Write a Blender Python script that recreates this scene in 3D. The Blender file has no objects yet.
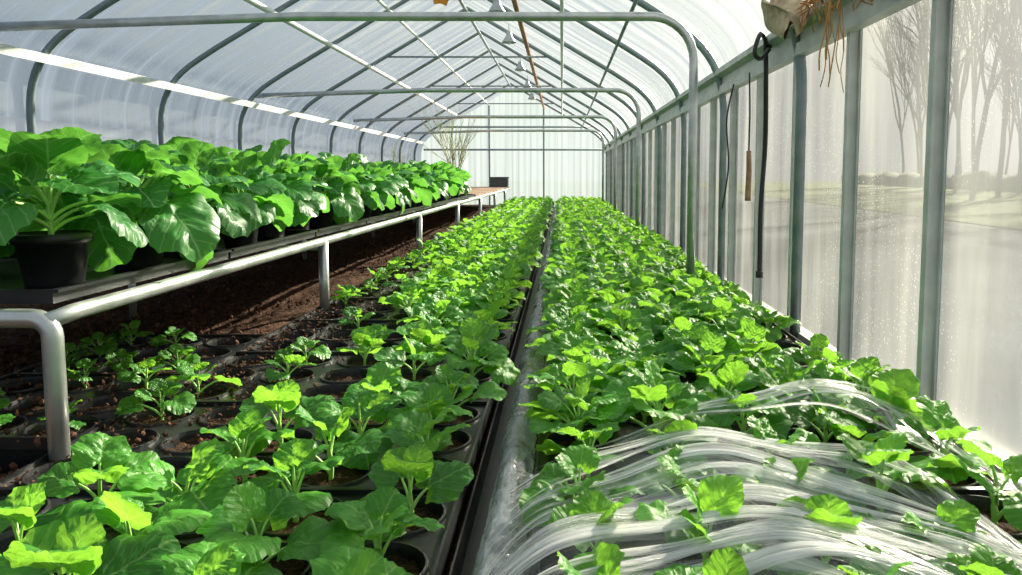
import bpy, math, random
import numpy as np
from mathutils import Vector
rnd=random.Random(7)
R=np.random.RandomState(11)
scene=bpy.context.scene
col=scene.collection
CZ=0.80
# ------------------------------------------------------------------ materials
def newmat(name):
    m=bpy.data.materials.new(name); m.use_nodes=True
    nt=m.node_tree; nt.nodes.clear()
    out=nt.nodes.new('ShaderNodeOutputMaterial')
    return m,nt,out
def N(nt,t,**kw):
    n=nt.nodes.new(t)
    for k,v in kw.items():
        if k.startswith('_'): setattr(n,k[1:],v)
        else: n.inputs[k.replace('_',' ')].default_value=v
    return n
def L(nt,a,b): nt.links.new(a,b)
def mathn(nt,op,a,b=None,c=None):
    n=nt.nodes.new('ShaderNodeMath'); n.operation=op
    for i,v in enumerate((a,b,c)):
        if v is None: continue
        if isinstance(v,(int,float)): n.inputs[i].default_value=v
        else: L(nt,v,n.inputs[i])
    return n.outputs[0]
def ramp(nt,fac,stops):
    n=nt.nodes.new('ShaderNodeValToRGB')
    e=n.color_ramp.elements
    while len(e)<len(stops): e.new(0.5)
    for i,(p,c) in enumerate(stops):
        e[i].position=p; e[i].color=(c[0],c[1],c[2],1)
    L(nt,fac,n.inputs[0]); return n.outputs[0]
def simple(name,c1,c2=None,rough=0.5,metal=0.0,scale=20,bump=0.0,spec=0.5,bscale=None):
    m,nt,out=newmat(name)
    p=N(nt,'ShaderNodeBsdfPrincipled',Roughness=rough,Metallic=metal)
    p.inputs['Specular IOR Level'].default_value=spec
    tc=N(nt,'ShaderNodeTexCoord')
    no=N(nt,'ShaderNodeTexNoise',Scale=scale,Detail=5.0); L(nt,tc.outputs['Object'],no.inputs['Vector'])
    c2=c2 or tuple(x*0.7 for x in c1)
    L(nt,ramp(nt,no.outputs[0],[(0.35,c1),(0.65,c2)]),p.inputs['Base Color'])
    if bump:
        n2=N(nt,'ShaderNodeTexNoise',Scale=bscale or scale*3,Detail=4.0); L(nt,tc.outputs['Object'],n2.inputs['Vector'])
        b=N(nt,'ShaderNodeBump',Strength=bump,Distance=0.01); L(nt,n2.outputs[0],b.inputs['Height']); L(nt,b.outputs[0],p.inputs['Normal'])
    L(nt,p.outputs[0],out.inputs[0]); return m
def leafmat(name,dark,light,trans,veincol,rough=0.45,ribs=5.0,tmix=0.42,spec=.4,vs=.42):
    m,nt,out=newmat(name)
    uv=N(nt,'ShaderNodeUVMap')
    dn=N(nt,'ShaderNodeTexNoise',Scale=5.0,Detail=2.0); L(nt,uv.outputs[0],dn.inputs['Vector'])
    sx=N(nt,'ShaderNodeSeparateXYZ'); L(nt,uv.outputs[0],sx.inputs[0])
    ax=mathn(nt,'ABSOLUTE',sx.outputs[0])
    yy=mathn(nt,'ADD',sx.outputs[1],mathn(nt,'MULTIPLY',mathn(nt,'SUBTRACT',dn.outputs[0],.5),0.16))
    t=mathn(nt,'MULTIPLY',mathn(nt,'SUBTRACT',yy,mathn(nt,'MULTIPLY',ax,0.85)),ribs)
    pp=mathn(nt,'PINGPONG',t,0.5)
    v1=N(nt,'ShaderNodeMapRange'); v1.inputs[1].default_value=0.01; v1.inputs[2].default_value=0.075; v1.inputs[3].default_value=1; v1.inputs[4].default_value=0
    L(nt,pp,v1.inputs[0])
    v2=N(nt,'ShaderNodeMapRange'); v2.inputs[1].default_value=0.005; v2.inputs[2].default_value=0.022; v2.inputs[3].default_value=1; v2.inputs[4].default_value=0
    L(nt,ax,v2.inputs[0])
    vor=N(nt,'ShaderNodeTexVoronoi',_feature='SMOOTH_F1',Scale=8.0); L(nt,uv.outputs[0],vor.inputs['Vector'])
    cell=mathn(nt,'SUBTRACT',1.0,vor.outputs['Distance'])
    vein=mathn(nt,'MAXIMUM',mathn(nt,'MULTIPLY',v1.outputs[0],0.65),v2.outputs[0])
    oi=N(nt,'ShaderNodeObjectInfo')
    geo=N(nt,'ShaderNodeNewGeometry')
    rp=mathn(nt,'FRACT',mathn(nt,'ADD',oi.outputs['Random'],geo.outputs['Random Per Island']))
    no=N(nt,'ShaderNodeTexNoise',Scale=7.0,Detail=3.0); L(nt,uv.outputs[0],no.inputs['Vector'])
    f=mathn(nt,'ADD',mathn(nt,'MULTIPLY',rp,0.6),mathn(nt,'MULTIPLY',no.outputs[0],0.4))
    base=ramp(nt,f,[(0.15,dark),(0.85,light)])
    mx=N(nt,'ShaderNodeMix',_data_type='RGBA'); L(nt,mathn(nt,'MULTIPLY',vein,vs),mx.inputs[0]); L(nt,base,mx.inputs[6]); mx.inputs[7].default_value=(*veincol,1)
    p=N(nt,'ShaderNodeBsdfPrincipled',Roughness=rough); L(nt,mx.outputs[2],p.inputs['Base Color'])
    p.inputs['Specular IOR Level'].default_value=spec
    tr=N(nt,'ShaderNodeBsdfTranslucent')
    tm=N(nt,'ShaderNodeMix',_data_type='RGBA'); L(nt,mathn(nt,'MULTIPLY',vein,0.3),tm.inputs[0]); tm.inputs[6].default_value=(*trans,1); tm.inputs[7].default_value=(*veincol,1)
    L(nt,tm.outputs[2],tr.inputs['Color'])
    h=mathn(nt,'ADD',mathn(nt,'MULTIPLY',pp,1.2),mathn(nt,'MULTIPLY',cell,0.8))
    b=N(nt,'ShaderNodeBump',Strength=0.65,Distance=0.006); L(nt,h,b.inputs['Height'])
    L(nt,b.outputs[0],p.inputs['Normal']); L(nt,b.outputs[0],tr.inputs['Normal'])
    ms=N(nt,'ShaderNodeMixShader',Fac=tmix); L(nt,p.outputs[0],ms.inputs[1]); L(nt,tr.outputs[0],ms.inputs[2])
    L(nt,ms.outputs[0],out.inputs[0]); return m
M_leaf=leafmat('seedling_leaf',(0.020,0.150,0.016),(0.105,0.37,0.038),(0.31,0.68,0.05),(0.42,0.68,0.22),tmix=.44,vs=.5)
M_leafb=leafmat('bench_leaf',(0.015,0.125,0.024),(0.055,0.255,0.038),(0.19,0.55,0.06),(0.45,0.70,0.32),rough=0.42,ribs=5.0,tmix=0.38,vs=.60)
M_stem=simple('stem_green',(0.28,0.54,0.10),(0.38,0.62,0.16),rough=0.45)
M_black=simple('black_plastic',(0.006,0.007,0.008),(0.012,0.013,0.014),rough=0.40,scale=8,bump=0.08,bscale=60,spec=.4)
M_soil=simple('potting_soil',(0.020,0.011,0.006),(0.07,0.038,0.02),rough=0.95,scale=60,bump=1.0,bscale=160,spec=0.15)
M_bed=simple('bark_soil',(0.030,0.016,0.010),(0.115,0.056,0.034),rough=0.95,scale=40,bump=1.0,bscale=110,spec=0.15)
M_chip=simple('bark_chip',(0.15,0.070,0.040),(0.05,0.025,0.015),rough=0.9,scale=14,spec=0.2)
M_galv=simple('galvanised_steel',(0.60,0.61,0.60),(0.44,0.46,0.46),rough=0.34,metal=0.75,scale=12,bump=0.05)
M_arch=simple('weathered_steel',(0.26,0.31,0.33),(0.18,0.23,0.25),rough=0.42,metal=0.3,scale=10)
M_post=simple('grey_green_aluminium',(0.56,0.59,0.56),(0.43,0.46,0.44),rough=0.42,metal=0.2,scale=10)
M_white=simple('white_rail',(0.80,0.82,0.82),(0.66,0.69,0.70),rough=0.5)
M_stud=simple('pale_stud',(0.34,0.39,0.42),(0.26,0.31,0.34),rough=0.5)
M_wood=simple('brown_wood',(0.36,0.16,0.06),(0.20,0.085,0.03),rough=0.6,scale=20)
M_handle=simple('worn_wood',(0.40,0.24,0.13),(0.24,0.13,0.07),rough=0.65,scale=30)
M_rubber=simple('black_rubber',(0.012,0.012,0.014),rough=0.5)
M_root=simple('dry_root',(0.60,0.32,0.10),(0.36,0.18,0.06),rough=0.9)
M_burlap=simple('burlap',(0.62,0.50,0.34),(0.40,0.31,0.20),rough=0.95,scale=30,bump=0.5,bscale=220)
M_orange=simple('orange_ribbon',(0.85,0.30,0.02),rough=0.6)
M_hazed_bark=simple('hazed_bark',(0.30,0.28,0.26),(0.23,0.215,0.20),rough=0.95,scale=8)  # bark of the outdoor trees, paled to paint the haze into its colour
M_twig=simple('twig',(0.42,0.48,0.18),(0.28,0.28,0.12),rough=0.8)
M_rust=simple('rusty_bench_top',(0.30,0.17,0.10),(0.17,0.10,0.06),rough=0.8,scale=5,bump=0.3)
M_asph=simple('asphalt',(0.030,0.043,0.062),(0.058,0.076,0.100),rough=0.9,scale=1.2,bump=0.4,bscale=50,spec=.1)
M_grass=simple('rough_grass',(0.045,0.080,0.025),(0.085,0.115,0.04),rough=0.95,scale=3,bump=0.6,bscale=30,spec=.1)
M_hedge=simple('hedge_green',(0.11,0.13,0.08),(0.15,0.16,0.11),rough=0.95,scale=6,bump=1.0,bscale=20)
M_lamp=simple('lamp_grey',(0.45,0.48,0.50),(0.35,0.38,0.40),rough=0.4,metal=0.2)
M_crate=simple('grey_crate',(0.06,0.065,0.07),(0.10,0.105,0.11),rough=0.6)

def cladding(name,tint,tfac,streak=(1.2,0.05,3.0),var=0.25,drops=False,tr_col=None,blur=0.0,ribs=None,dark=0.72,brough=.42):
    m,nt,out=newmat(name)
    tc=N(nt,'ShaderNodeTexCoord'); mp=N(nt,'ShaderNodeMapping'); mp.inputs['Scale'].default_value=streak
    L(nt,tc.outputs['Object'],mp.inputs['Vector'])
    no=N(nt,'ShaderNodeTexNoise',Scale=2.5,Detail=5.0); L(nt,mp.outputs[0],no.inputs['Vector'])
    pat=no.outputs[0]
    if ribs:
        sp=N(nt,'ShaderNodeSeparateXYZ'); L(nt,tc.outputs['Object'],sp.inputs[0])
        ax=sp.outputs[{'X':0,'Y':1}[ribs[0]]]
        sn=mathn(nt,'SINE',mathn(nt,'MULTIPLY',ax,6.283/ribs[1]))
        seam=mathn(nt,'POWER',mathn(nt,'ABSOLUTE',sn),0.35)
        pat=mathn(nt,'ADD',mathn(nt,'MULTIPLY',pat,0.72),mathn(nt,'MULTIPLY',seam,0.26))
    colr=ramp(nt,pat,[(0.3,tuple(c*dark for c in tint)),(0.7,tint)])
    trl=N(nt,'ShaderNodeBsdfTranslucent'); L(nt,colr,trl.inputs[0])
    pr=N(nt,'ShaderNodeBsdfPrincipled',Roughness=0.25); L(nt,colr,pr.inputs['Base Color'])
    b=N(nt,'ShaderNodeBump',Strength=0.6,Distance=0.03); L(nt,pat,b.inputs['Height']); L(nt,b.outputs[0],pr.inputs['Normal'])
    m1=N(nt,'ShaderNodeMixShader',Fac=0.35); L(nt,trl.outputs[0],m1.inputs[1]); L(nt,pr.outputs[0],m1.inputs[2])
    tp=N(nt,'ShaderNodeBsdfTransparent'); tp.inputs[0].default_value=(*(tr_col or (0.96,0.98,1.0)),1)
    tsh=tp.outputs[0]
    if blur>0:
        rf=N(nt,'ShaderNodeBsdfRefraction',Roughness=brough,IOR=1.15); 
        mb=N(nt,'ShaderNodeMixShader',Fac=blur); L(nt,tp.outputs[0],mb.inputs[1]); L(nt,rf.outputs[0],mb.inputs[2]); tsh=mb.outputs[0]
    f=mathn(nt,'ADD',mathn(nt,'MULTIPLY',mathn(nt,'SUBTRACT',pat,0.5),-var*2),tfac)
    if drops:
        vo=N(nt,'ShaderNodeTexVoronoi',Scale=70.0); L(nt,tc.outputs['Object'],vo.inputs['Vector'])
        n2=N(nt,'ShaderNodeTexNoise',Scale=2.2,Detail=3.0); L(nt,tc.outputs['Object'],n2.inputs['Vector'])
        d=N(nt,'ShaderNodeMapRange'); d.inputs[1].default_value=0.12; d.inputs[2].default_value=0.22; d.inputs[3].default_value=1; d.inputs[4].default_value=0
        L(nt,vo.outputs['Distance'],d.inputs[0])
        g=N(nt,'ShaderNodeMapRange'); g.inputs[1].default_value=0.42; g.inputs[2].default_value=0.58; L(nt,n2.outputs[0],g.inputs[0])
        f=mathn(nt,'SUBTRACT',f,mathn(nt,'MULTIPLY',mathn(nt,'MULTIPLY',d.outputs[0],g.outputs[0]),0.5))
    f2=N(nt,'ShaderNodeClamp'); L(nt,f,f2.inputs[0]); f2.inputs[1].default_value=0.05; f2.inputs[2].default_value=0.95
    m2=N(nt,'ShaderNodeMixShader'); L(nt,f2.outputs[0],m2.inputs[0]); L(nt,m1.outputs[0],m2.inputs[1]); L(nt,tsh,m2.inputs[2])
    L(nt,m2.outputs[0],out.inputs[0]); return m
M_roof=cladding('roof_polythene',(0.35,0.385,0.41),0.62,streak=(0.25,3.0,0.25),var=0.65,ribs=('Y',0.62),dark=.38,tr_col=(.87,.92,.97))
M_side=cladding('side_polythene',(0.49,0.53,0.56),0.50,streak=(1,3.0,0.15),var=0.45,ribs=('Y',0.62),dark=.45)
M_glaze=cladding('wall_polycarbonate',(0.48,0.50,0.50),0.74,streak=(1,2.5,0.3),var=0.32,drops=True,blur=0.60,brough=.38,tr_col=(.93,.96,1.0))
M_backw=cladding('back_polycarbonate',(0.28,0.33,0.36),0.38,streak=(8.0,1,0.1),var=0.2,ribs=('X',0.3),tr_col=(.54,.63,.69))

def film(name,lo,hi,su,sv,tint=(0.92,0.95,0.97),r0=.40,r1=.66,gl_=.06):
    m,nt,out=newmat(name)
    uv=N(nt,'ShaderNodeUVMap'); mp=N(nt,'ShaderNodeMapping'); mp.inputs['Scale'].default_value=(su,sv,1); L(nt,uv.outputs[0],mp.inputs['Vector'])
    no=N(nt,'ShaderNodeTexNoise',Scale=1.0,Detail=6.0,Roughness=0.62); L(nt,mp.outputs[0],no.inputs['Vector'])
    mr=N(nt,'ShaderNodeMapRange'); mr.inputs[1].default_value=r0; mr.inputs[2].default_value=r1; mr.inputs[3].default_value=lo; mr.inputs[4].default_value=hi
    L(nt,no.outputs[0],mr.inputs[0])
    tp=N(nt,'ShaderNodeBsdfTransparent'); tp.inputs[0].default_value=(0.98,0.99,0.99,1)
    pr=N(nt,'ShaderNodeBsdfPrincipled',Roughness=0.12); pr.inputs['Base Color'].default_value=(*tint,1)
    tl=N(nt,'ShaderNodeBsdfTranslucent'); tl.inputs[0].default_value=(*tint,1)
    b=N(nt,'ShaderNodeBump',Strength=0.9,Distance=0.012); L(nt,no.outputs[0],b.inputs['Height']); L(nt,b.outputs[0],pr.inputs['Normal'])
    m1=N(nt,'ShaderNodeMixShader',Fac=0.5); L(nt,pr.outputs[0],m1.inputs[1]); L(nt,tl.outputs[0],m1.inputs[2])
    gl=N(nt,'ShaderNodeBsdfGlossy',Roughness=0.12); L(nt,b.outputs[0],gl.inputs['Normal'])
    m0=N(nt,'ShaderNodeMixShader',Fac=gl_); L(nt,tp.outputs[0],m0.inputs[1]); L(nt,gl.outputs[0],m0.inputs[2])
    m2=N(nt,'ShaderNodeMixShader'); L(nt,mr.outputs[0],m2.inputs[0]); L(nt,m0.outputs[0],m2.inputs[1]); L(nt,m1.outputs[0],m2.inputs[2])
    L(nt,m2.outputs[0],out.inputs[0]); return m
M_film=film('clear_row_film',0.02,0.85,0.8,24,r0=.49,r1=.68,gl_=.05,tint=(1,1,1))
M_fold=film('clear_film_fold',0.0,0.92,1.3,1.6,r0=.42,r1=.60,gl_=.07,tint=(1,1,1))
M_gfilm=film('gutter_film',0.15,0.75,30,3.0,(0.60,0.67,0.73),gl_=.22)
# ------------------------------------------------------------------ geometry helpers
class G:
    def __init__(s): s.v=[];s.f=[];s.uv=[];s.m=[];s.n=0
    def add(s,v,f,uv=None,mat=0):
        v=np.asarray(v,float); s.v.append(v)
        s.f+= [tuple(i+s.n for i in q) for q in f]
        s.uv.append(np.asarray(uv,float) if uv is not None else np.zeros((len(v),2))+0.0)
        s.m+=[mat]*len(f); s.n+=len(v)
    def merge(s,o,fn=None):
        v=np.concatenate(o.v) if o.v else np.zeros((0,3))
        if fn is not None: v=fn(v)
        s.v.append(v); s.uv.append(np.concatenate(o.uv)); k=s.n
        s.f+=[tuple(i+k for i in q) for q in o.f]; s.m+=o.m; s.n+=len(v)
    def mesh(s,name,mats,smooth=True):
        me=bpy.data.meshes.new(name)
        v=np.concatenate(s.v); me.from_pydata(v.tolist(),[],s.f)
        for m in mats: me.materials.append(m)
        uv=np.concatenate(s.uv)
        lay=me.uv_layers.new(name='UVMap')
        li=np.zeros(len(me.loops),dtype=np.int32); me.loops.foreach_get('vertex_index',li)
        lay.data.foreach_set('uv',uv[li].astype(np.float32).ravel())
        me.polygons.foreach_set('material_index',s.m)
        me.polygons.foreach_set('use_smooth',[smooth]*len(me.polygons))
        me.update(); return me
def obj(name,me,label=None,cat=None,loc=(0,0,0),parent=None,group=None,kind=None,rot=None,scale=None):
    o=bpy.data.objects.new(name,me); col.objects.link(o); o.location=loc
    if rot: o.rotation_euler=rot
    if scale: o.scale=scale
    if parent: o.parent=parent
    if label: o['label']=label
    if cat: o['category']=cat
    if group: o['group']=group
    if kind: o['kind']=kind
    return o
def tube(g,pts,r,sides=8,mat=0,caps=True,r1=None):
    P=np.asarray(pts,float); n=len(P); T=np.gradient(P,axis=0); T/=np.linalg.norm(T,axis=1)[:,None]+1e-9
    a=np.array([0,0,1.0]) if abs(T[0][2])<0.9 else np.array([1.0,0,0])
    V=[];U=[]
    nrm=np.cross(T[0],a); nrm/=np.linalg.norm(nrm)
    for i in range(n):
        nrm=nrm-T[i]*np.dot(nrm,T[i]); nrm/=np.linalg.norm(nrm)+1e-9
        b=np.cross(T[i],nrm); rr=r if r1 is None else r+(r1-r)*i/(n-1)
        for k in range(sides):
            t=2*math.pi*k/sides; V.append(P[i]+rr*(math.cos(t)*nrm+math.sin(t)*b)); U.append((k/sides,i*0.1))
    F=[]
    for i in range(n-1):
        for k in range(sides):
            k2=(k+1)%sides; F.append((i*sides+k,i*sides+k2,(i+1)*sides+k2,(i+1)*sides+k))
    if caps:
        F.append(tuple(range(sides))[::-1]); F.append(tuple((n-1)*sides+k for k in range(sides)))
    g.add(V,F,U,mat)
def catmull(P,n):
    P=np.asarray(P,float); m=len(P); out=[]
    for t in np.linspace(0,m-1,n):
        i=min(int(t),m-2); u=t-i
        p0=P[max(i-1,0)];p1=P[i];p2=P[i+1];p3=P[min(i+2,m-1)]
        out.append(0.5*((2*p1)+(-p0+p2)*u+(2*p0-5*p1+4*p2-p3)*u*u+(-p0+3*p1-3*p2+p3)*u**3))
    return np.array(out)
def box(g,x0,x1,y0,y1,z0,z1,mat=0,bev=0.0):
    if bev<=0:
        v=[(x,y,z) for x in(x0,x1) for y in(y0,y1) for z in(z0,z1)]
        f=[(0,1,3,2),(4,6,7,5),(0,4,5,1),(2,3,7,6),(0,2,6,4),(1,5,7,3)]
        g.add(v,f,None,mat); return
    b=bev
    prof=[(x0+b,y0),(x1-b,y0),(x1,y0+b),(x1,y1-b),(x1-b,y1),(x0+b,y1),(x0,y1-b),(x0,y0+b)]
    v=[(x,y,z0) for x,y in prof]+[(x,y,z1) for x,y in prof]
    f=[(i,(i+1)%8,(i+1)%8+8,i+8) for i in range(8)]+[tuple(range(8))[::-1],tuple(range(8,16))]
    g.add(v,f,None,mat)
def extrude_y(g,prof,y0,y1,mat=0,seg=1):
    n=len(prof);v=[];f=[]
    for s in range(seg+1):
        y=y0+(y1-y0)*s/seg; v+=[(x,y,z) for x,z in prof]
    for s in range(seg):
        for i in range(n): j=(i+1)%n; f.append((s*n+i,s*n+j,(s+1)*n+j,(s+1)*n+i))
    f.append(tuple(range(n))); f.append(tuple(seg*n+i for i in range(n))[::-1])
    g.add(v,f,None,mat)
# ------------------------------------------------------------------ leaves
def leaf_blade(Ls,Rn,S,kind,rg):
    th=-math.pi+2*math.pi*np.arange(S)/S
    e=np.abs(np.abs(th)-math.pi)
    if kind=='round':
        r=0.5*(1+0.02*np.cos(2*th))*(1-0.44*np.exp(-(e/0.34)**2))
        if S>20: r=r*(1+0.042*np.cos(9*th+0.6*rg.uniform(-1,1))+0.010*np.cos(20*th+rg.uniform(0,6)))
        sx,sy=1.16,0.98
        A=.90; pil=.036; fold=(.03,.28); droop=(.05,.36)
    else:
        r=0.5*(1-0.34*np.exp(-(e/0.42)**2))
        if S>20: r=r*(1+0.030*np.cos(8*th+rg.uniform(0,6))+0.014*np.cos(19*th))
        sx,sy=1.06,1.04
        A=1.15; pil=.042; fold=(.0,.28); droop=(.10,.50)
    c=r[0]*sy
    xs=[0.0];ys=[c];rh=[0.0];tt=[0.0]
    for i in range(1,Rn+1):
        p=(i/Rn)**0.85
        xs+=list(p*r*np.sin(th)*sx); ys+=list(c+p*r*np.cos(th)*sy); rh+=[p]*S; tt+=list(th)
    x=np.array(xs);y=np.array(ys);rh=np.array(rh);tt=np.array(tt)
    z=rg.uniform(*fold)*np.abs(x)-rg.uniform(*droop)*(y)**2
    k1=rg.choice([3,4,5]);k2=rg.choice([6,7,8])
    z=z+A*rh**2*(rg.uniform(0.03,0.07)*np.sin(k1*tt+rg.uniform(0,6))+0.026*np.sin(k2*tt+rg.uniform(0,6)))
    z=z-0.14*rh**4*rg.uniform(0,1)
    ribs=5.0
    if S>20: 
        z=z+pil*np.abs(np.sin(math.pi*ribs*(y-0.85*np.abs(x))))*np.clip(rh*2,0,1)
        z=z+0.012*np.sin(16*x+rg.uniform(0,6))*np.sin(17*y+rg.uniform(0,6))
    V=np.stack([x,y,z],1)*Ls
    F=[(0,1+j,1+(j+1)%S) for j in range(S)]
    for i in range(Rn-1):
        a=1+i*S;b=1+(i+1)*S
        F+=[(a+j,b+j,b+(j+1)%S,a+(j+1)%S) for j in range(S)]
    return V,F,np.stack([x,y],1)
def make_leaf(p0,p1,phi,tau,roll,Ls,kind,rg,hi):
    g=G()
    p0=np.array(p0);p1=np.array(p1)
    mid=(p0+p1)/2+np.array([0,0,0.25*np.linalg.norm(p1-p0)*0.5])-0.15*(p1-p0)*np.array([1,1,0])
    ts=np.linspace(0,1,6 if hi else 3)[:,None]
    path=(1-ts)**2*p0+2*ts*(1-ts)*mid+ts**2*p1
    tube(g,path,0.026*Ls+0.0012,6 if hi else 3,1,False,r1=0.016*Ls+0.0008)
    V,F,U=leaf_blade(Ls,10 if hi else 2,48 if hi else 11,kind,rg)
    d=np.array([math.cos(phi)*math.cos(tau),math.sin(phi)*math.cos(tau),math.sin(tau)])
    s=np.array([math.sin(phi),-math.cos(phi),0.0])
    nn=np.cross(s,d)
    s2=s*math.cos(roll)+nn*math.sin(roll); n2=np.cross(s2,d)
    W=p1+V[:,0:1]*s2+V[:,1:2]*d+V[:,2:3]*n2
    g.add(W,F,U,0); return g
def plant(seed,n,spread,height,leafL,kind,hi,z0=0.0,t0=-0.15,t1=1.0,young=0.5,hmin=.5):
    rg=np.random.RandomState(seed); leaves=[]
    st=G(); top=height*0.55
    tube(st,[(0,0,z0-0.02),(0.004,0.002,z0+top*0.5),(0,0,z0+top)],0.03*leafL+0.002,6 if hi else 3,0,False,r1=0.02*leafL+0.001)
    a0=rg.uniform(0,6.28)
    for i in range(n):
        t=i/max(n-1,1); phi=a0+i*2.399+rg.uniform(-.3,.3)
        hl=spread*(1-0.8*t)*rg.uniform(.75,1.2)
        h=height*(hmin+(1-hmin)*t)*rg.uniform(.8,1.12)
        Ls=leafL*(1-young*t)*rg.uniform(.82,1.12)
        tau=t0+(t1-t0)*t+rg.uniform(-.3,.3)
        zs=z0+top*(0.15+0.8*t)
        leaves.append(make_leaf((0,0,zs),(hl*math.cos(phi),hl*math.sin(phi),z0+h),phi,tau,rg.uniform(-.5,.5),Ls,kind,rg,hi))
    return st,leaves
class Variant:
    def __init__(s,seed,mats,**kw):
        st,lv=plant(seed,hi=True,**kw)
        s.stem=st.mesh('stem',[mats[1]]); s.leaves=[l.mesh('leaf',mats) for l in lv]
        g=G()
        for l in lv: g.merge(l)
        st.m=[1]*len(st.m); g.merge(st)
        s.whole=g.mesh('seedling',mats)
        st2,lv2=plant(seed,hi=False,**kw); g2=G()
        for l in lv2: g2.merge(l)
        s.low=g2
ms=[M_leaf,M_stem]
sparse=[Variant(100+i,ms,n=[5,5,6,6,5,5][i],spread=0.052,height=0.118,leafL=0.128,kind='round',t0=.0,t1=.9,young=.42) for i in range(6)]
dense=[Variant(200+i,ms,n=[10,11,10,12,11,12][i],spread=0.076,height=0.125,leafL=0.118,kind='round',t0=-.15,t1=1.0) for i in range(6)]
tiny=[Variant(300+i,ms,n=6,spread=0.042,height=0.075,leafL=0.072,kind='round') for i in range(3)]
# ------------------------------------------------------------------ trays + seedlings
PITCH=0.20; TZ=0.125
def tray_meshes(nc,nr,seed):
    rg=np.random.RandomState(seed); g=G(); so=G(); S=24
    for a in range(nc):
        for b in range(nr):
            cx=(a+.5)*PITCH; cy=(b+.5)*PITCH
            V=[];
            ang=np.arange(S)*2*math.pi/S+math.pi/4
            c=np.cos(ang);s=np.sin(ang);k=np.maximum(abs(c),abs(s))
            V+=[(cx+c[i]/k[i]*PITCH/2,cy+s[i]/k[i]*PITCH/2,0) for i in range(S)]
            for r,z in((.090,0),(.0885,.006),(.084,.007),(.081,-.003),(.064,-.095)):
                V+=[(cx+c[i]*r,cy+s[i]*r,z) for i in range(S)]
            F=[]
            for q in range(5):
                F+=[(q*S+i,q*S+(i+1)%S,(q+1)*S+(i+1)%S,(q+1)*S+i) for i in range(S)]
            F.append(tuple(5*S+i for i in range(S)))
            g.add(V,F)
            V=[(cx,cy,-.012)]
            for r in(.03,.058,.078):
                V+=[(cx+c[i]*r,cy+s[i]*r,-.020+rg.uniform(-.006,.008)) for i in range(S)]
            F=[(0,1+i,1+(i+1)%S) for i in range(S)]
            for q in range(2): F+=[(1+q*S+i,1+(q+1)*S+i,1+(q+1)*S+(i+1)%S,1+q*S+(i+1)%S) for i in range(S)]
            so.add(V,F)
    W=nc*PITCH;H=nr*PITCH
    def rr(e,z): return [(-e,-e,z),(W+e,-e,z),(W+e,H+e,z),(-e,H+e,z)]
    V=rr(0,0)+rr(0.0,.012)+rr(.006,.012)+rr(.006,-.02)+rr(.001,-.02)+rr(-.008,-.10)
    F=[]
    for q in range(5): F+=[(q*4+i,q*4+(i+1)%4,(q+1)*4+(i+1)%4,(q+1)*4+i) for i in range(4)]
    g.add(V,F)
    return g.mesh('plug_tray',[M_black],False),so.mesh('soil',[M_soil],True)
tm=[tray_meshes(5,3,i) for i in range(3)]
tm3=[tray_meshes(3,3,9)]
seed_spots=[]
def add_tray(x0,y0,meshes,i,lab,grp):
    t,s=meshes[i%len(meshes)]
    e=obj('seedling_tray',None,lab,'seedling tray',(x0,y0,TZ),group=grp)
    obj('tray_shell',t,parent=e); obj('soil',s,parent=e)
XL=-1.218; XR=-0.055; YS=0.93
NT=28
for k in range(NT):
    y=YS+k*0.614
    add_tray(XL,y,tm,k,'black plastic tray of round soil cells beside the central channel','trays along the bark soil bed')
    add_tray(XR,y,tm,k+1,'black plastic seedling tray beside the clear side wall','trays along the side wall')
    for a in range(5):
        for b in range(3):
            seed_spots.append(('L',XL+(a+.5)*PITCH,y+(b+.5)*PITCH,a))
            seed_spots.append(('R',XR+(a+.5)*PITCH,y+(b+.5)*PITCH,a))
for k in range(2):
    y=YS+0.614*1.5+k*0.614
    add_tray(-1.835,y,tm3,0,'black plastic tray of round soil cells under the metal bench','trays under the bench')
    for a in range(3):
        for b in range(3):
            if rnd.random()<0.45: seed_spots.append(('T',-1.835+(a+.5)*PITCH,y+(b+.5)*PITCH,a))
seed_spots.sort(key=lambda s:s[2]+(0.3*abs(s[1])))
rest=G()
def put_seedling(var,x,y,z,sc,rot,lab,grp,parts):
    if parts:
        e=obj('seedling',None,lab,'seedling',(x,y,z),group=grp,rot=(0,0,rot),scale=(sc,sc,sc))
        obj('stem',var.stem,parent=e)
        for l in var.leaves: obj('leaf',l,parent=e)
    else:
        obj('seedling',var.whole,lab,'seedling',(x,y,z),group=grp,rot=(0,0,rot),scale=(sc,sc,sc))
cnt=0
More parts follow.
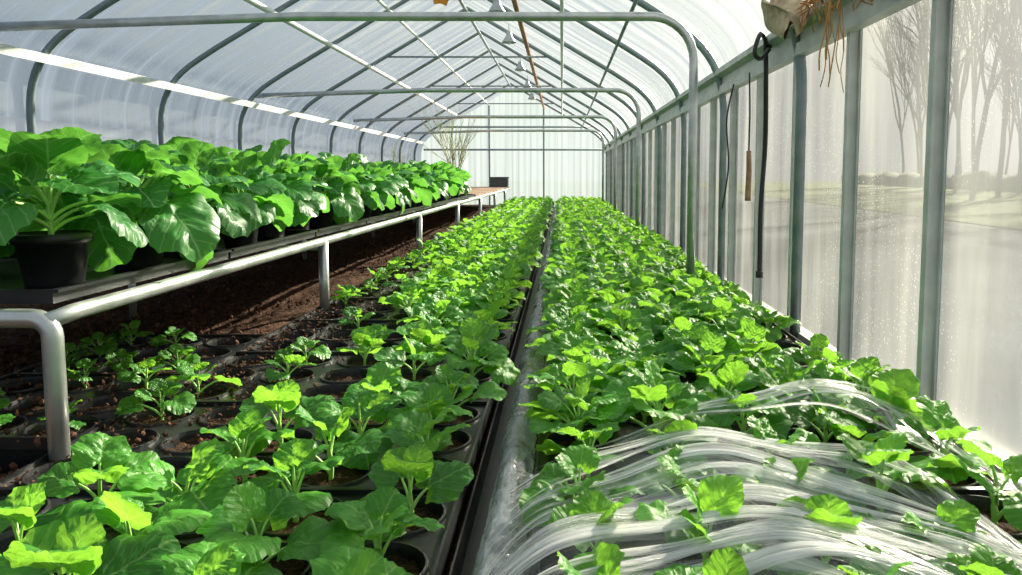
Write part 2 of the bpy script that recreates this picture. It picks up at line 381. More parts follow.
for side,x,y,a in seed_spots:
    x+=rnd.uniform(-.02,.02); y+=rnd.uniform(-.02,.02); rot=rnd.uniform(0,6.28)
    z=TZ-0.012
    if side=='T':
        v=rnd.choice(tiny); sc=rnd.uniform(.85,1.2); lab='small seedling in dark soil under the bench'; grp='seedlings under the bench'
    elif side=='L':
        grp='seedlings between bark soil and channel'
        lab='young seedling with broad crinkled leaves in a round soil cell'
        if y<1.85:
            if rnd.random()<.24 and y>1.15: continue
            if a==0 and y>1.3: continue
            v=rnd.choice(sparse); sc=rnd.uniform(.95,1.15)
        elif y<3.4:
            if a<2:
                if rnd.random()<.58 or (a==0 and y>2.9): continue
                v=rnd.choice(tiny); sc=rnd.uniform(.9,1.25); lab='small sparse seedling in a round soil cell'
            elif a==2:
                if rnd.random()<.35: continue
                v=rnd.choice(sparse); sc=rnd.uniform(.7,.9)
            else:
                if rnd.random()<.1: continue
                v=rnd.choice(sparse+dense[:2]); sc=rnd.uniform(.9,1.1)
        else:
            lab='bushy bright green seedling in a black plug tray'
            if a<2 and y<6:
                if rnd.random()<.42 or (a==0 and y<3.8): continue
                v=rnd.choice(tiny+sparse); sc=rnd.uniform(.75,.95)
            elif a<1:
                v=rnd.choice(tiny+sparse); sc=rnd.uniform(.8,1.0)
            else: v=rnd.choice(dense); sc=rnd.uniform(.85,1.08)
    else:
        grp='seedlings along the side wall'
        if a==4 and rnd.random()<.1: continue
        if y<1.3: v=rnd.choice(sparse); sc=rnd.uniform(.85,1.0); lab='young seedling partly covered by clear plastic film'
        elif y<1.75:
            v=rnd.choice(sparse); sc=rnd.uniform(1.05,1.2) if a>=3 else rnd.uniform(.82,.98); lab='young broad-leaved seedling rising beside the clear plastic film'
        elif y<2.1 and a>=2: v=rnd.choice(sparse); sc=rnd.uniform(.95,1.15); lab='young seedling with crinkled leaves beside clear plastic film'
        else:
            v=rnd.choice(dense); sc=rnd.uniform(.92,1.15)*(1.08 if a<2 and y<3 else 1.0)*(0.85 if a==4 else 1); lab='bushy bright green seedling beside the clear side wall'
    if cnt<300:
        put_seedling(v,x,y,z,sc,rot,lab,grp,cnt<90)
    else:
        c,s=math.cos(rot),math.sin(rot)
        M=np.array([[c,-s,0],[s,c,0],[0,0,1]])*sc
        rest.merge(v.low,lambda V:V@M.T+np.array([x,y,z]))
    cnt+=1
obj('seedling_rows',rest.mesh('seedling_rows',ms),'long dense rows of bright green seedlings reaching the end wall','seedlings',kind='stuff')
# ------------------------------------------------------------------ floor + soil
X0,X1=-3.4,1.06; YB=18.2; Y0=-1.6
g=G(); g.add([(X0,Y0,0),(X1,Y0,0),(X1,YB,0),(X0,YB,0)],[(0,1,2,3)])
obj('floor',g.mesh('floor',[M_bed]),kind='structure')
def grid_surface(name,x0,x1,y0,y1,nx,ny,fn,mat):
    g=G(); X,Y=np.meshgrid(np.linspace(x0,x1,nx),np.linspace(y0,y1,ny)); Z=fn(X,Y)
    V=np.stack([X.ravel(),Y.ravel(),Z.ravel()],1)
    F=[(j*nx+i,j*nx+i+1,(j+1)*nx+i+1,(j+1)*nx+i) for j in range(ny-1) for i in range(nx-1)]
    g.add(V,F,np.stack([X.ravel(),Y.ravel()],1)); return g.mesh(name,[mat])
def soilz(X,Y):
    z=0.07+0.02*np.sin(3*X+1.3*Y)+0.014*np.sin(7*X-4*Y)+R.uniform(-.008,.008,X.shape)
    z=np.where(X>-1.3,0.05,z)
    z=np.where((X>-1.9)&(Y>1.8)&(Y<3.15),0.012,z); return z
obj('soil_bed',grid_surface('soil_bed',X0+.03,-1.24,0.3,YB-.1,130,900,soilz,M_bed),'reddish-brown bark soil beneath the metal bench','soil',kind='stuff')
g=G(); 
ico=np.array([(0,0,1),(.9,0,.2),(.2,.85,.1),(-.8,.4,.0),(-.6,-.7,.1),(.4,-.9,0),(0,0,-.7)])
icf=[(0,1,2),(0,2,3),(0,3,4),(0,4,5),(0,5,1),(6,2,1),(6,3,2),(6,4,3),(6,5,4),(6,1,5)]
for i in range(8000):
    y=1.0+12*rnd.random()**1.7; x=rnd.uniform(-3.0,-1.25)
    zz=.075
    if 1.8<y<3.15 and x>-1.9:
        if rnd.random()<.5: continue
        zz=TZ+.004
    s=rnd.uniform(.004,.013)
    M=np.linalg.qr(R.randn(3,3))[0]*np.array([s*rnd.uniform(.6,1.8),s,s*.5])
    g.add(ico@M.T+np.array([x,y,zz+rnd.uniform(0,.010)]),icf)
for i in range(1800):
    y=1.5+4.0*rnd.random(); x=-1.24+abs(rnd.gauss(0,.25)); s=rnd.uniform(.003,.008)
    M=np.linalg.qr(R.randn(3,3))[0]*np.array([s*1.3,s,s*.5])
    g.add(ico@M.T+np.array([x,y,TZ+.005]),icf)
obj('bark_chips',g.mesh('bark_chips',[M_chip],False),'loose reddish bark chips scattered over the soil','bark chips',kind='stuff')
# ------------------------------------------------------------------ central channel film
g=G(); n=700; prof=[(-.152,.03),(-.152,.10),(-.142,.140),(-.118,.154),(-.088,.150),(-.064,.140)]
pp=catmull([(a,0,b) for a,b in prof],14)
V=[];U=[]
for j in range(n):
    t=j/(n-1); y=1.0+ (YB-1.2)*t**1.6
    w=0.006*math.sin(y*9)+0.004*math.sin(y*23+1)
    for k in range(14):
        V.append((pp[k][0]+w*0.6*math.sin(k*.24)+R.uniform(-.0015,.0015),y,pp[k][2]+w*0.7*math.sin(k*.24)+R.uniform(-.002,.002))); U.append((y*0.25,k/13))
F=[(j*14+k,j*14+k+1,(j+1)*14+k+1,(j+1)*14+k) for j in range(n-1) for k in range(13)]
g.add(V,F,U)
obj('plastic_sleeve',g.mesh('plastic_sleeve',[M_gfilm]),'thin crumpled grey film along the channel edge','plastic film')
g=G(); extrude_y(g,[(-.204,.004),(-.160,.004),(-.160,.05),(-.164,.05),(-.164,.012),(-.200,.012),(-.200,.08),(-.204,.08)],.9,YB-.2)
obj('drain_channel',g.mesh('drain_channel',[M_black],False),'narrow black channel running between the two tray rows','channel')
# ------------------------------------------------------------------ clear film over near trays
GA=[(.19,1.635,-.585),(.417,1.76,-.53),(.72,1.875,-.52),(.849,1.73,-.54),(.88,1.47,-.58),(.90,1.25,-.65)]
GB=[(-.067,1.57,-.64),(.12,1.565,-.575),(.373,1.57,-.54),(.583,1.467,-.54),(.70,1.27,-.56),(.78,1.10,-.63)]
GC=[(-.13,1.33,-.66),(-.004,1.42,-.60),(.225,1.45,-.55),(.473,1.36,-.54),(.625,1.19,-.55),(.76,1.03,-.61)]
GD=[(-.148,1.17,-.665),(-.021,1.25,-.60),(.202,1.26,-.55),(.447,1.21,-.54),(.60,1.08,-.55),(.74,.93,-.60)]
GE=[(-.14,1.02,-.67),(-.003,1.07,-.60),(.207,1.06,-.55),(.437,1.02,-.545),(.58,.93,-.56),(.70,.82,-.61)]
GF=[(-.12,.90,-.67),(-.003,.90,-.60),(.207,.88,-.56),(.417,.85,-.55),(.55,.79,-.57),(.64,.72,-.62)]
guides=[GA,GB,GC,GD,GE,GF]
def low(p):
    k=1.075 if p[2]>-.57 else (1.04 if p[2]>-.60 else 1.0)
    return (p[0]*k,p[1]*k,CZ+max(p[2]*k,-.668))
NU=90
Cg=np.array([catmull([low(p) for p in q],NU) for q in guides])
TAB=np.array([catmull(Cg[:,i,:],401) for i in range(NU)])
# loose sag between the seedlings that hold the film up
for i in range(NU):
    x=TAB[i,:,0]; y=TAB[i,:,1]; e=math.sin(math.pi*i/(NU-1))
    TAB[i,:,2]+=e*(.014*np.sin(x*15.5+2*y)+.011*np.sin(y*17+3*x))
def surfv(v): 
    k=min(max(v,0),1)*400; a=int(k); b=min(a+1,400); f=k-a
    return TAB[:,a]*(1-f)+TAB[:,b]*f
def film_piece(v0,v1,ribs,seed,label,wmax=.030):
    rg=np.random.RandomState(seed); g=G()
    nv=int(110*(v1-v0)/.5)+20; V=[];U=[]
    ph=rg.uniform(0,6,4)
    cols_=[surfv(v0+(v1-v0)*j/(nv-1)) for j in range(nv)]
    for i in range(NU):
        u=i/(NU-1); am_=.4+.6*math.sin(math.pi*u)
        for j in range(nv):
            v=v0+(v1-v0)*j/(nv-1); p=cols_[j][i].copy()
            q=42*v+ph[0]+3*u+1.5*math.sin(3*u+7*v)
            p[2]+=am_*(.014*(1-abs(math.sin(q)))**1.5+.007*(1-abs(math.sin(2.3*q+ph[1]-2*u)))+.003*math.sin(150*v+ph[2]))-.006
            V.append(p);U.append((u+.25*v,v+.07*math.sin(5*u)))
    F=[(i*nv+j,(i+1)*nv+j,(i+1)*nv+j+1,i*nv+j+1) for i in range(NU-1) for j in range(nv-1)]
    g.add(V,F,U,0)
    for k in range(ribs):
        vc=v0+(v1-v0)*(.82*rg.uniform(0,1) if ribs>10 else rg.uniform(0,1)); dv=rg.uniform(-.20,.20); wv=rg.uniform(.006,wmax)
        u0=max(0,rg.uniform(-.4,.35)); u1=min(1,rg.uniform(.6,1.5)); lift=rg.uniform(.003,.009)
        i0=int(u0*(NU-1)); i1=int(u1*(NU-1)); V=[];U=[];m=9; a=rg.uniform(0,6); n=0
        for i in range(i0,i1+1):
            s=(i-i0)/(i1-i0); tap=min(1,2.0*s+.05,2.0*(1-s)+.05)
            uu=i/(NU-1)
            cv=vc+dv*(uu-.5)+.025*math.sin(4*uu+a)
            for q in range(m):
                c=q/(m-1)*2-1; vv=min(max(cv+c*wv*tap,v0),v1)
                kk=vv*400; aa=int(kk); bb=min(aa+1,400); p=TAB[i,aa]*(1-(kk-aa))+TAB[i,bb]*(kk-aa)
                p=p+np.array([0,0,.004+lift*tap*(1-c*c)]); V.append(p); U.append((uu+a,(c+1)*.5+k*3.7))
            n+=1
        F=[(i*m+q,(i+1)*m+q,(i+1)*m+q+1,i*m+q+1) for i in range(n-1) for q in range(m-1)]
        g.add(V,F,U,1)
    obj('plastic_film',g.mesh('plastic_film',[M_film,M_fold]),label,'plastic film',group='clear row cover film')
film_piece(0.0,.13,6,1,'clear plastic row cover sheet rumpled over seedlings near the wall',wmax=.024)
film_piece(.22,1.0,24,2,'clear glossy plastic row cover draped in streaky folds over trays',wmax=.032)
# ------------------------------------------------------------------ frame : arches
SH=[(X0,-.8),(X0,.35),(X0+.015,.55),(X0+.09,.74),(X0+.24,.90),(X0+.5,1.07)]
XC=(X0+X1)/2; RZ=2.07
left=[(x,CZ+z) for x,z in SH]
def smoothprof(inset=0.0):
    base=catmull([(x,0,z) for x,z in left[1:]],14)
    L_=[(X0,0,0.0)]+[tuple(p) for p in base]
    L_=[(x+inset,y,z-inset*0.6) if z>1.2 else (x+inset,y,z) for x,y,z in L_]
    top=[(XC,0,CZ+RZ-inset)]
    R_=[(2*XC-x,y,z) for x,y,z in L_][::-1]
    return L_,top,R_
Lp,Tp,Rp=smoothprof(0.035)
archpath=Lp+Tp+Rp
g=G(); tube(g,[(x,0,max(z,0.0)) for x,_,z in archpath],0.024,8)
am=g.mesh('greenhouse_arch',[M_arch])
ys=[0.15+1.55*k for k in range(12)]
for y in ys:
    if 1<y<2: continue
    obj('greenhouse_arch',am,'weathered grey steel arch tube carrying the plastic roof','arch frame',(0,y,0),group='roof arches')
def roofz(x,ins=0.0):
    xa=-abs(x-XC)+XC
    x1,z1=X0+.5,CZ+1.07
    return z1+(xa-x1)*(CZ+RZ-z1)/(XC-x1)-ins
for i,(px,mt,r,lab) in enumerate([(-2.35,M_white,.026,'white purlin rail under the roof film'),(-1.75,M_white,.016,'white purlin rail under the roof film'),(-1.17,M_arch,.02,'grey steel ridge tube'),(-.43,M_wood,.026,'brown wooden purlin running below the ridge'),(.0,M_white,.016,'white purlin rail under the roof film'),(.45,M_arch,.014,'thin grey steel purlin tube under the roof film')]):
    g=G(); z=roofz(px,.085); tube(g,[(px,Y0+.2,z),(px,YB/2,z),(px,YB-.1,z)],r,8)
    obj('purlin',g.mesh('purlin',[mt]),lab,'roof purlin')
g=G(); extrude_y(g,[(X0+.12,CZ+.70),(X0+.165,CZ+.69),(X0+.18,CZ+.745),(X0+.135,CZ+.76)],Y0+.2,YB-.1)
obj('eave_rail',g.mesh('eave_rail',[M_white],False),'white eave rail along the curved shoulder of the roof','rail')
for y,xp in((4.4,.76),(8.2,.83),(12.0,.85),(15.8,.86)):
    g=G(); z=CZ+.90
    pts=[(X0+.10,y,z-.06),(-1.5,y,z),(xp-.25,y,z)]+[(xp-.25+.25*math.sin(a),y,z-.25+.25*math.cos(a)) for a in np.linspace(0.15,math.pi/2,8)]+[(xp,y,z-.7),(xp,y,.13)]
    tube(g,pts,.026,10)
    obj('tie_frame',g.mesh('tie_frame',[M_galv]),'galvanised steel tie tube bending down into a support post','support frame',group='tie frames')
for y in ys[4::2]:
    g=G(); tube(g,[(-2.15,y,roofz(-2.15,.06)),(-1.17,y,roofz(-2.15,.06)),(-.19,y,roofz(-2.15,.06))],.012,6)
    obj('collar_tie',g.mesh('collar_tie',[M_arch]),'thin steel collar tie across the upper roof arch','tie bar',group='collar ties')
# ------------------------------------------------------------------ cladding
def clad(name,path,y0,y1,mat,ny=2):
    g=G();n=len(path);V=[];
    for j in range(ny):
        y=y0+(y1-y0)*j/(ny-1); V+=[(x,y,z) for x,_,z in path]
    F=[(j*n+i,j*n+i+1,(j+1)*n+i+1,(j+1)*n+i) for j in range(ny-1) for i in range(n-1)]
    g.add(V,F); return obj(name,g.mesh(name,[mat]),kind='structure')
Lc,Tc,Rc=smoothprof(0.0)
full=Lc+Tc+Rc
i1=max(i for i,p in enumerate(Lc) if p[2]<=CZ+.36)
clad('wall_left',Lc[:i1+1],Y0,YB,M_side,12)
Rr=[p for p in Rc if p[2]>=CZ+.50]
clad('ceiling',Lc[i1:]+Tc+Rr,Y0,YB,M_roof,24)
g=G(); poly=[(x,YB,max(z,0)) for x,_,z in full]; g.add(poly,[tuple(range(len(poly)))])
obj('wall_back',g.mesh('wall_back',[M_backw],False),kind='structure')
for x in(-1.75,-.44):
    g=G(); box(g,x-.02,x+.02,YB-.045,YB-.005,0,roofz(x,.1),bev=.006)
    obj('wall_stud',g.mesh('wall_stud',[M_stud],False),'pale grey upright stud on the frosted end wall','wall stud',group='end wall studs')
for z in(CZ+.58,CZ+1.12):
    g=G(); 
    hw=2.15 if z<1.5 else 1.85
    tube(g,[(XC-hw,YB-.07,z),(XC,YB-.07,z),(XC+hw,YB-.07,z)],.024,8)
    obj('wall_rail',g.mesh('wall_rail',[M_stud]),'pale grey horizontal rail across the frosted end wall','wall rail',group='end wall rails')
py=[2.10+0.62*k for k in range(-5,26)]
k=1
for i in range(len(py)-1):
    if py[i+1]>YB: break
    g=G(); g.add([(X1,py[i],.0),(X1,py[i+1],.0),(X1,py[i+1],CZ+.52),(X1,py[i],CZ+.52)],[(0,1,2,3)])
    obj('window_%d'%k,g.mesh('window',[M_glaze]),kind='structure'); k+=1
g=G()
w=.020
pr=[(-.008,-w),(.0,-w),(.0,-.006),(.026,-.006),(.026,-.014),(.036,-.014),(.036,.014),(.026,.014),(.026,.006),(0,.006),(0,w),(-.008,w)]
n=len(pr); V=[(X1-.006-x,y,z) for z in(0,CZ+.56) for x,y in pr]
F=[(i,(i+1)%n,(i+1)%n+n,i+n) for i in range(n)]+[tuple(range(n)),tuple(range(n,2*n))[::-1]]
g.add(V,F); pm=g.mesh('wall_post',[M_post],False)
for y in py:
    if y>YB: break
    obj('wall_post',pm,'grey-green aluminium glazing post of the clear side wall','wall post',(0,y,0),group='side wall posts')
g=G(); extrude_y(g,[(X1-.07,CZ+.50),(X1-.02,CZ+.50),(X1-.02,CZ+.53),(X1-.01,CZ+.53),(X1-.01,CZ+.635),(X1-.10,CZ+.645),(X1-.10,CZ+.615),(X1-.055,CZ+.60),(X1-.055,CZ+.55),(X1-.07,CZ+.55)],Y0,YB-.1)
obj('eave_beam',g.mesh('eave_beam',[M_post],False),'thick grey-green eave beam above the clear side wall','eave beam')
g=G(); extrude_y(g,[(X1-.03,.0),(X1+.03,.0),(X1+.03,.11),(X1-.03,.11)],Y0,YB-.1)
obj('baseboard_right',g.mesh('sill',[M_post],False),kind='structure')
# ------------------------------------------------------------------ bench
BZ=.462; BX=-1.2; BY=[1.74,3.75,6.29,8.6,11.0,13.4,15.8]
bench=obj('metal_bench',None,'long galvanised tube bench frame carrying trays of leafy plants','bench',(BX,BY[0],0))
def child(name,g,mats,par,off,smooth=True,label=None):
    me=g.mesh(name,mats,smooth); o=obj(name,me,parent=par,loc=(-off[0],-off[1],-off[2]))
    if label:o['label']=label
    return o
bo=(BX,BY[0],0)
g=G()
r=.045
a=np.linspace(0,math.pi/2,7)
tube(g,[(BX-.012,BY[0]-.005,BZ-.008),(BX-.004,BY[0]+.10,BZ),(BX,9,BZ),(BX,17.4,BZ)],.021,12)
child('front_rail',g,[M_galv],bench,bo)
g=G(); tube(g,[(-2.85,BY[0],BZ),(BX-.1,BY[0],BZ)]+[(BX-r+r*math.sin(t),BY[0],BZ-r+r*math.cos(t)) for t in a]+[(BX,BY[0],.3),(BX,BY[0],.02)],.023,12)
child('end_rail',g,[M_galv],bench,bo)
g=G(); tube(g,[(-2.75,BY[0],BZ),(-2.75,9,BZ),(-2.75,17.4,BZ)],.02,8); child('rear_rail',g,[M_galv],bench,bo)
for y in BY[1:]:
    g=G(); tube(g,[(BX,y,BZ),(BX,y,.02)],.025,12); child('leg',g,[M_galv],bench,bo)
    g=G(); tube(g,[(-2.75,y,BZ-.03),(BX,y,BZ-.03)],.015,8); child('cross_rail',g,[M_galv],bench,bo)
for y in BY[1:5]:
    g=G(); tube(g,[(-2.17,y,BZ-.03),(-2.17,y,.03)],.018,8); child('leg',g,[M_galv],bench,bo)
for x,y in((-2.75,BY[0]),(-2.75,8.6),(-2.75,15.8)):
    g=G(); tube(g,[(x,y,BZ),(x,y,.03)],.018,8); child('leg',g,[M_galv],bench,bo)
g=G(); box(g,-2.75,BX-.02,10.6,17.4,BZ+.02,BZ+.045); child('bench_top',g,[M_rust],bench,bo,False,'bare rusty brown bench surface')
g=G(); bx,by,bz=-1.62,17.2,BZ+.046
box(g,bx,bx+.4,by-.3,by,bz,bz+.012)
for q in((bx,bx+.4,by-.3,by-.285),(bx,bx+.4,by-.015,by),(bx,bx+.015,by-.285,by-.015),(bx+.385,bx+.4,by-.285,by-.015)): box(g,*q,bz+.012,bz+.22)
for q in((bx-.01,bx+.41,by-.312,by-.30),(bx-.01,bx+.41,by,by+.012)): box(g,*q,bz+.19,bz+.225)
obj('crate',g.mesh('crate',[M_crate],False),'dark grey open crate at the end of the bench','crate')
for k in range(9):
    y0=1.80+k*.98; y1=y0+.96; z0=BZ+.024
    g=G(); xa,xb=-2.72,BX-.035
    t=.006;h=.035
    box(g,xa,xb,y0,y1,z0,z0+.008)
    for q in((xa,xa+t,y0,y1),(xb-t,xb,y0,y1),(xa+t,xb-t,y0,y0+t),(xa+t,xb-t,y1-t,y1)): box(g,*q,z0+.008,z0+h)
    box(g,xb,xb+.014,y0,y1,z0+h-.008,z0+h)
    obj('carrier_tray',g.mesh('carrier_tray',[M_black],False),'shallow black carrier tray under the potted plants','tray',group='carrier trays on the bench')
def pot_geo():
    g=G();S=28
    rings=[(.0,.004),(.060,.0),(.063,.02),(.078,.115),(.085,.115),(.087,.138),(.081,.140),(.077,.126)]
    V=[(0,0,.003)]
    for r_,z in rings[1:]: V+=[(r_*math.cos(2*math.pi*i/S),r_*math.sin(2*math.pi*i/S),z) for i in range(S)]
    F=[(0,1+(i+1)%S,1+i) for i in range(S)]
    for q in range(len(rings)-2): F+=[(1+q*S+i,1+q*S+(i+1)%S,1+(q+1)*S+(i+1)%S,1+(q+1)*S+i) for i in range(S)]
    g.add(V,F); s=G()
    V=[(0,0,.124)]+[(.077*math.cos(2*math.pi*i/S),.077*math.sin(2*math.pi*i/S),.126) for i in range(S)]
    s.add(V,[(0,1+i,1+(i+1)%S) for i in range(S)])
    return g.mesh('pot',[M_black]),s.mesh('soil',[M_soil])
potm,potsoil=pot_geo()
big=[Variant(400+i,[M_leafb,M_stem],n=[16,17,15,18,16][i],spread=.120,height=.205,leafL=.20,kind='ovate',z0=.125,t0=-.70,t1=1.0,young=.30,hmin=.28) for i in range(5)]
PZ=BZ+.032
k=0
for row,xx in enumerate((-1.36,-1.74,-2.14,-2.55)):
    y=1.98+(0.2 if row%2==1 else 0)
    while y<9.7:
        v=k%5; sc=rnd.uniform(.95,1.12); ro=rnd.uniform(0,6.28)
        near=(y<4.5 and row==0) or (y<2.8 and row<3)
        e=obj('potted_plant',None,'lush green plant with broad crinkled leaves in a black pot' if row==0 else 'leafy green plant in a black pot on the bench','potted plant',(xx+rnd.uniform(-.02,.02),y,PZ),group='potted plants on the bench',rot=(0,0,ro),scale=(sc,)*3)
        obj('pot',potm,parent=e); obj('soil',potsoil,parent=e)
        if near:
            obj('stem',big[v].stem,parent=e)
            for l in big[v].leaves: obj('leaf',l,parent=e)
        else: obj('foliage',big[v].whole,parent=e)
        y+=rnd.uniform(.36,.42); k+=1
# ------------------------------------------------------------------ bare shrubs
def branch(g,p,d,l,r,depth,rg,mat=0,spread=.5,sides=4):
    n=4; pts=[p]
    q=np.array(p,float); dd=np.array(d,float)
    for i in range(n):
        dd=dd+rg.normal(0,.10,3); dd[2]+=.03; dd/=np.linalg.norm(dd); q=q+dd*l/n; pts.append(q.copy())
    tube(g,pts,r,sides,mat,False,r1=r*.6)
    if depth>0:
        for k in range(rg.randint(3,5)):
            i=rg.randint(1,n+1); nd=dd+rg.normal(0,spread,3); nd/=np.linalg.norm(nd)
            branch(g,pts[i],nd,l*rg.uniform(.55,.8),r*.55,depth-1,rg,mat,spread,sides)
for i,(x,y,z,h) in enumerate([(-1.75,12.6,BZ+.045,1.15),(-2.35,10.9,BZ+.045,.6)]):
    g=G(); rg=np.random.RandomState(50+i)
    for q in range(9 if i==0 else 4):
        d=np.array([rg.normal(0,.20),rg.normal(0,.20),1.0]); branch(g,np.array([rg.uniform(-.04,.04),rg.uniform(-.04,.04),.12]),d/np.linalg.norm(d),h*.6,.009 if i==0 else .005,2,rg,spread=.22)
    e=obj('potted_shrub',None,'twiggy bare shrub in a black pot on the bench','shrub',(x,y,z))
    obj('pot',potm,parent=e); obj('soil',potsoil,parent=e); obj('branches',g.mesh('branches',[M_twig]),parent=e)
# ------------------------------------------------------------------ pendant lamps
for y in(7.3,8.95,11.3,13.6,15.6):
    x=-.62; z=CZ+1.53
    e=obj('pendant_lamp',None,'small grey pendant lamp hanging from the roof ridge','lamp',(x,y,z),group='pendant lamps')
    g=G(); S=20; rr=[(.012,.13),(.03,.125),(.038,.08),(.05,.06),(.082,.01),(.084,.0),(.078,.004),(.03,.06)]
    V=[];F=[]
    for r_,zz in rr: V+=[(r_*math.cos(2*math.pi*i/S),r_*math.sin(2*math.pi*i/S),zz) for i in range(S)]
    for q in range(len(rr)-1): F+=[(q*S+i,q*S+(i+1)%S,(q+1)*S+(i+1)%S,(q+1)*S+i) for i in range(S)]
    g.add(V,F); obj('lamp_shade',g.mesh('lamp_shade',[M_lamp]),parent=e)
    g=G(); V=[];F=[]; rr=[(.001,-.02),(.02,-.015),(.028,.01),(.02,.04),(.012,.06)]
    for r_,zz in rr: V+=[(r_*math.cos(2*math.pi*i/S),r_*math.sin(2*math.pi*i/S),zz) for i in range(S)]
    for q in range(len(rr)-1): F+=[(q*S+i,q*S+(i+1)%S,(q+1)*S+(i+1)%S,(q+1)*S+i) for i in range(S)]
    g.add(V,F); obj('bulb',g.mesh('bulb',[M_white]),parent=e)
    g=G(); tube(g,[(0,0,.125),(0,0,roofz(x,.0)-z)],.004,6); obj('cord',g.mesh('cord',[M_rubber]),parent=e)
g=G(); tube(g,[(0,0,.20),(0,.0,.03)],.005,6); 
V=[(-.08,0,.03),(-.03,.01,.055),(0,0,.02),(.04,-.01,.05),(.09,0,.02),(.06,0,-.05),(.0,.012,-.02),(-.07,0,-.03)]
g.add(V,[(0,1,2,7),(2,3,4,5),(2,5,6,7)])
obj('ribbon',g.mesh('ribbon',[M_orange]),'scrap of orange ribbon tied to a roof arch','ribbon',(-1.25,7.9,CZ+1.77))
# ------------------------------------------------------------------ things on the eave beam
g=G()
path=catmull([(.985,3.62,CZ+.60),(.955,3.58,CZ+.62),(.965,3.60,CZ+.45),(.99,3.68,CZ+.15),(.97,3.66,CZ-.15),(.96,3.62,CZ-.40),(.955,3.60,CZ-.50)],40)
tube(g,path,.012,8); tube(g,path[-4:]+0,.018,8)
obj('hanging_hose',g.mesh('hanging_hose',[M_rubber]),'black rubber hose hanging from the eave beam','hose')
g=G(); tube(g,catmull([(.955,3.56,CZ+.60),(.91,3.5,CZ+.64),(.87,3.45,CZ+.55),(.90,3.46,CZ+.52),(.95,3.5,CZ+.57)],20),.010,8)
obj('hose_loop',g.mesh('hose_loop',[M_rubber]),'short loop of black hose slung over the eave beam','hose')
e=obj('hand_tool',None,'wooden-handled tool hanging by a wire from the eave beam','tool',(.97,3.92,CZ-.14))
g=G(); tube(g,[(0,0,.0),(0,0,.03),(.003,0,.15),(.001,0,.22),(0,0,.26)],.016,10,r1=.012); obj('handle',g.mesh('handle',[M_handle]),parent=e)
g=G(); tube(g,[(0,0,.25),(.002,.003,.45),(-.005,0,.66)],.0045,6); obj('wire',g.mesh('wire',[M_rubber]),parent=e)
g=G(); tube(g,catmull([(.96,4.25,CZ+.50),(.93,4.28,CZ+.30),(.95,4.3,CZ+.05),(.93,4.35,CZ-.2)],20),.005,6)
obj('hanging_wire',g.mesh('hanging_wire',[M_rubber]),'thin dark wire dangling from the eave beam','wire')
g=G(); rg=np.random.RandomState(3)
for i in range(70):
    y=rg.uniform(1.95,2.95); x=.945+rg.uniform(-.01,.02)
    l=rg.uniform(.04,.13) if abs(y-2.62)>.07 else rg.uniform(.2,.36)
    p=[(x+.03,y,CZ+.655)]; q=np.array([x-.01,y,CZ+.645])
    for s in range(6):
        p.append(tuple(q)); q=q+np.array([rg.normal(0,.008),rg.normal(0,.02),-l/5])
    tube(g,catmull(p,16),rg.uniform(.0014,.0034),5,0,False)
for i in range(26):
    y=rg.uniform(1.9,2.5); tube(g,catmull([(.955+rg.uniform(-.02,.02),y+s*.14,CZ+.648+rg.uniform(0,.03)) for s in range(5)],16),.003,5,0,False)
obj('dry_roots',g.mesh('dry_roots',[M_root]),'tangle of dry orange-brown roots hanging over the eave beam','roots')
rg=np.random.RandomState(8); g=G(); nu,nv=48,36; V=[]
for i in range(nu):
    for j in range(nv):
        a_=i/(nu-1)*6.283; b_=j/(nv-1)
        r_=.095*math.sin(math.pi*(0.04+.92*b_))**.6*(1+.25*math.sin(3*a_+4*b_)+.16*math.sin(5*a_-6*b_)+.07*math.sin(11*a_+9*b_))+.006
        V.append((.895+r_*.6*math.cos(a_)+.02*math.sin(5*b_),3.12+1.2*r_*math.sin(a_)+.26*(b_-.5),CZ+.56+.18*b_+.03*math.sin(2*a_+3*b_)))
F=[(i*nv+j,i*nv+j+1,(i+1)*nv+j+1,(i+1)*nv+j) for i in range(nu-1) for j in range(nv-1)]
g.add(V,F); obj('burlap_rag',g.mesh('burlap_rag',[M_burlap]),'crumpled pale tan burlap rag bundled on the eave beam','rag')
# ------------------------------------------------------------------ outdoors
g=G(); g.add([(-60,-40,-.06),(60,-40,-.06),(60,90,-.06),(-60,90,-.06)],[(0,1,2,3)])
obj('ground',g.mesh('ground',[M_asph]),'grey gravelly yard around the greenhouse','ground',kind='stuff')
g=G(); g.add([(5.6,-20,-.04),(50,-20,-.04),(50,80,-.04),(10,80,-.04)],[(0,1,2,3)])
obj('grass_verge',g.mesh('grass_verge',[M_grass]),'rough green grass verge beyond the yard','grass',kind='stuff')
TM=[]
for i in range(5):
    rg=np.random.RandomState(900+i); g=G(); branch(g,np.array([0,0,0.0]),np.array([0,0,1.0]),5.4,.10,4,rg,spread=.17,sides=5); TM.append(g.mesh('bare_tree',[M_hazed_bark]))
for i in range(26):
    t=i//2; y=24+t*3.0; x=y*(.52 if i%2 else .38)+4.0+(i%5)*.7
    obj('bare_tree',TM[i%5],'tall bare leafless tree outside the greenhouse','tree',(x,y,-.06),group='bare trees outdoors',rot=(0,0,rnd.uniform(0,6)),scale=(1.0,1.0,rnd.uniform(1.1,1.4)))
g=G(); nx=120
V=[];F=[]
for i in range(nx):
    y=-4+i*.6; h=.8+.12*math.sin(i*.7)+rnd.uniform(-.12,.12); x=17+.12*y
    V+=[(x,y,-.06),(x+rnd.uniform(-.2,.1),y,h*.6),(x+.4,y,h),(x+1.2,y,h*.9),(x+1.6,y,-.06)]
for i in range(nx-1): F+=[(i*5+k,i*5+k+1,(i+1)*5+k+1,(i+1)*5+k) for k in range(4)]
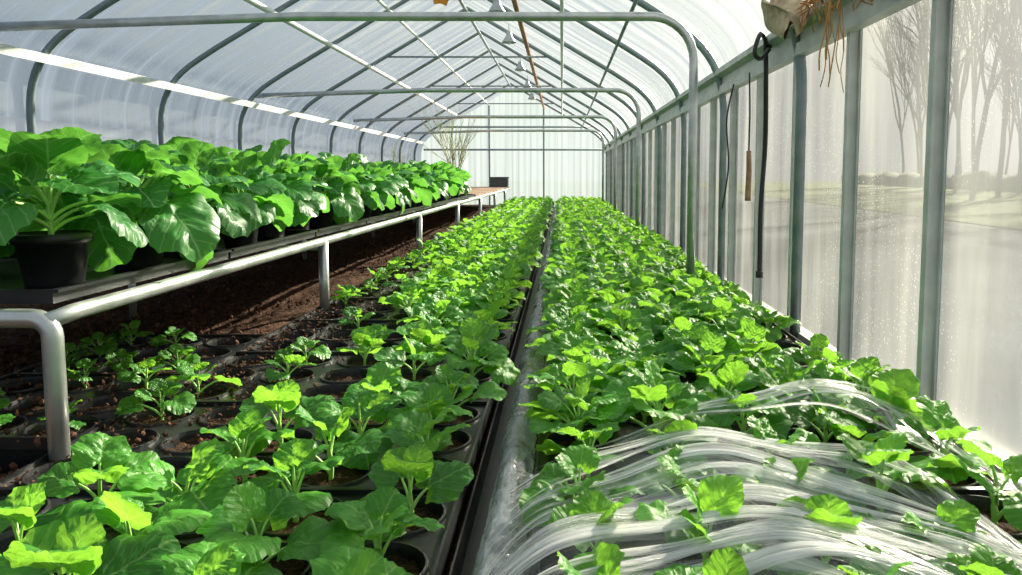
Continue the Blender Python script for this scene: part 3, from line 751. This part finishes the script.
g.add(V,F); obj('hedge',g.mesh('hedge',[M_hedge]),'low dull green hedge at the edge of the grass','hedge',kind='stuff')
# ------------------------------------------------------------------ light
AZ=math.radians(36); EL=math.radians(28)
sd=Vector((math.sin(AZ)*math.cos(EL),math.cos(AZ)*math.cos(EL),math.sin(EL)))
sl=bpy.data.lights.new('sun','SUN'); sl.energy=26.0; sl.angle=math.radians(1.2); sl.color=(1.0,.89,.67)
so=bpy.data.objects.new('sun',sl); col.objects.link(so); so.rotation_euler=sd.to_track_quat('Z','Y').to_euler(); so.location=(10,10,10)
w=bpy.data.worlds.new('World'); scene.world=w; w.use_nodes=True; nt=w.node_tree; nt.nodes.clear()
out=nt.nodes.new('ShaderNodeOutputWorld'); bg=nt.nodes.new('ShaderNodeBackground'); L(nt,bg.outputs[0],out.inputs[0])
tc=N(nt,'ShaderNodeTexCoord'); sp=N(nt,'ShaderNodeSeparateXYZ'); L(nt,tc.outputs['Generated'],sp.inputs[0])
skyc=ramp(nt,sp.outputs[2],[(0.0,(.66,.70,.72)),(.25,(.50,.60,.68)),(1.0,(.31,.43,.59))])
dp=nt.nodes.new('ShaderNodeVectorMath'); dp.operation='DOT_PRODUCT'; L(nt,tc.outputs['Generated'],dp.inputs[0]); dp.inputs[1].default_value=sd
gl=mathn(nt,'POWER',mathn(nt,'MAXIMUM',dp.outputs['Value'],0.0),14.0)
gc=N(nt,'ShaderNodeMix',_data_type='RGBA'); L(nt,gl,gc.inputs[0]); gc.inputs[6].default_value=(0,0,0,1); gc.inputs[7].default_value=(2.6,2.2,1.45,1)
mx=N(nt,'ShaderNodeMix',_data_type='RGBA',_blend_type='ADD'); mx.inputs[0].default_value=1; L(nt,skyc,mx.inputs[6])
L(nt,gc.outputs[2],mx.inputs[7]); L(nt,mx.outputs[2],bg.inputs[0]); bg.inputs[1].default_value=1.0
# ------------------------------------------------------------------ camera
cd=bpy.data.cameras.new('camera'); cd.lens=26.42; cd.sensor_width=36; cd.shift_x=-.0499; cd.shift_y=-.0469; cd.clip_start=.05; cd.clip_end=300
co=bpy.data.objects.new('camera',cd); col.objects.link(co); co.location=(0,0,CZ); co.rotation_euler=(math.radians(85),0,0)
scene.camera=co
scene.view_settings.view_transform='Standard'
scene.view_settings.exposure=0.0
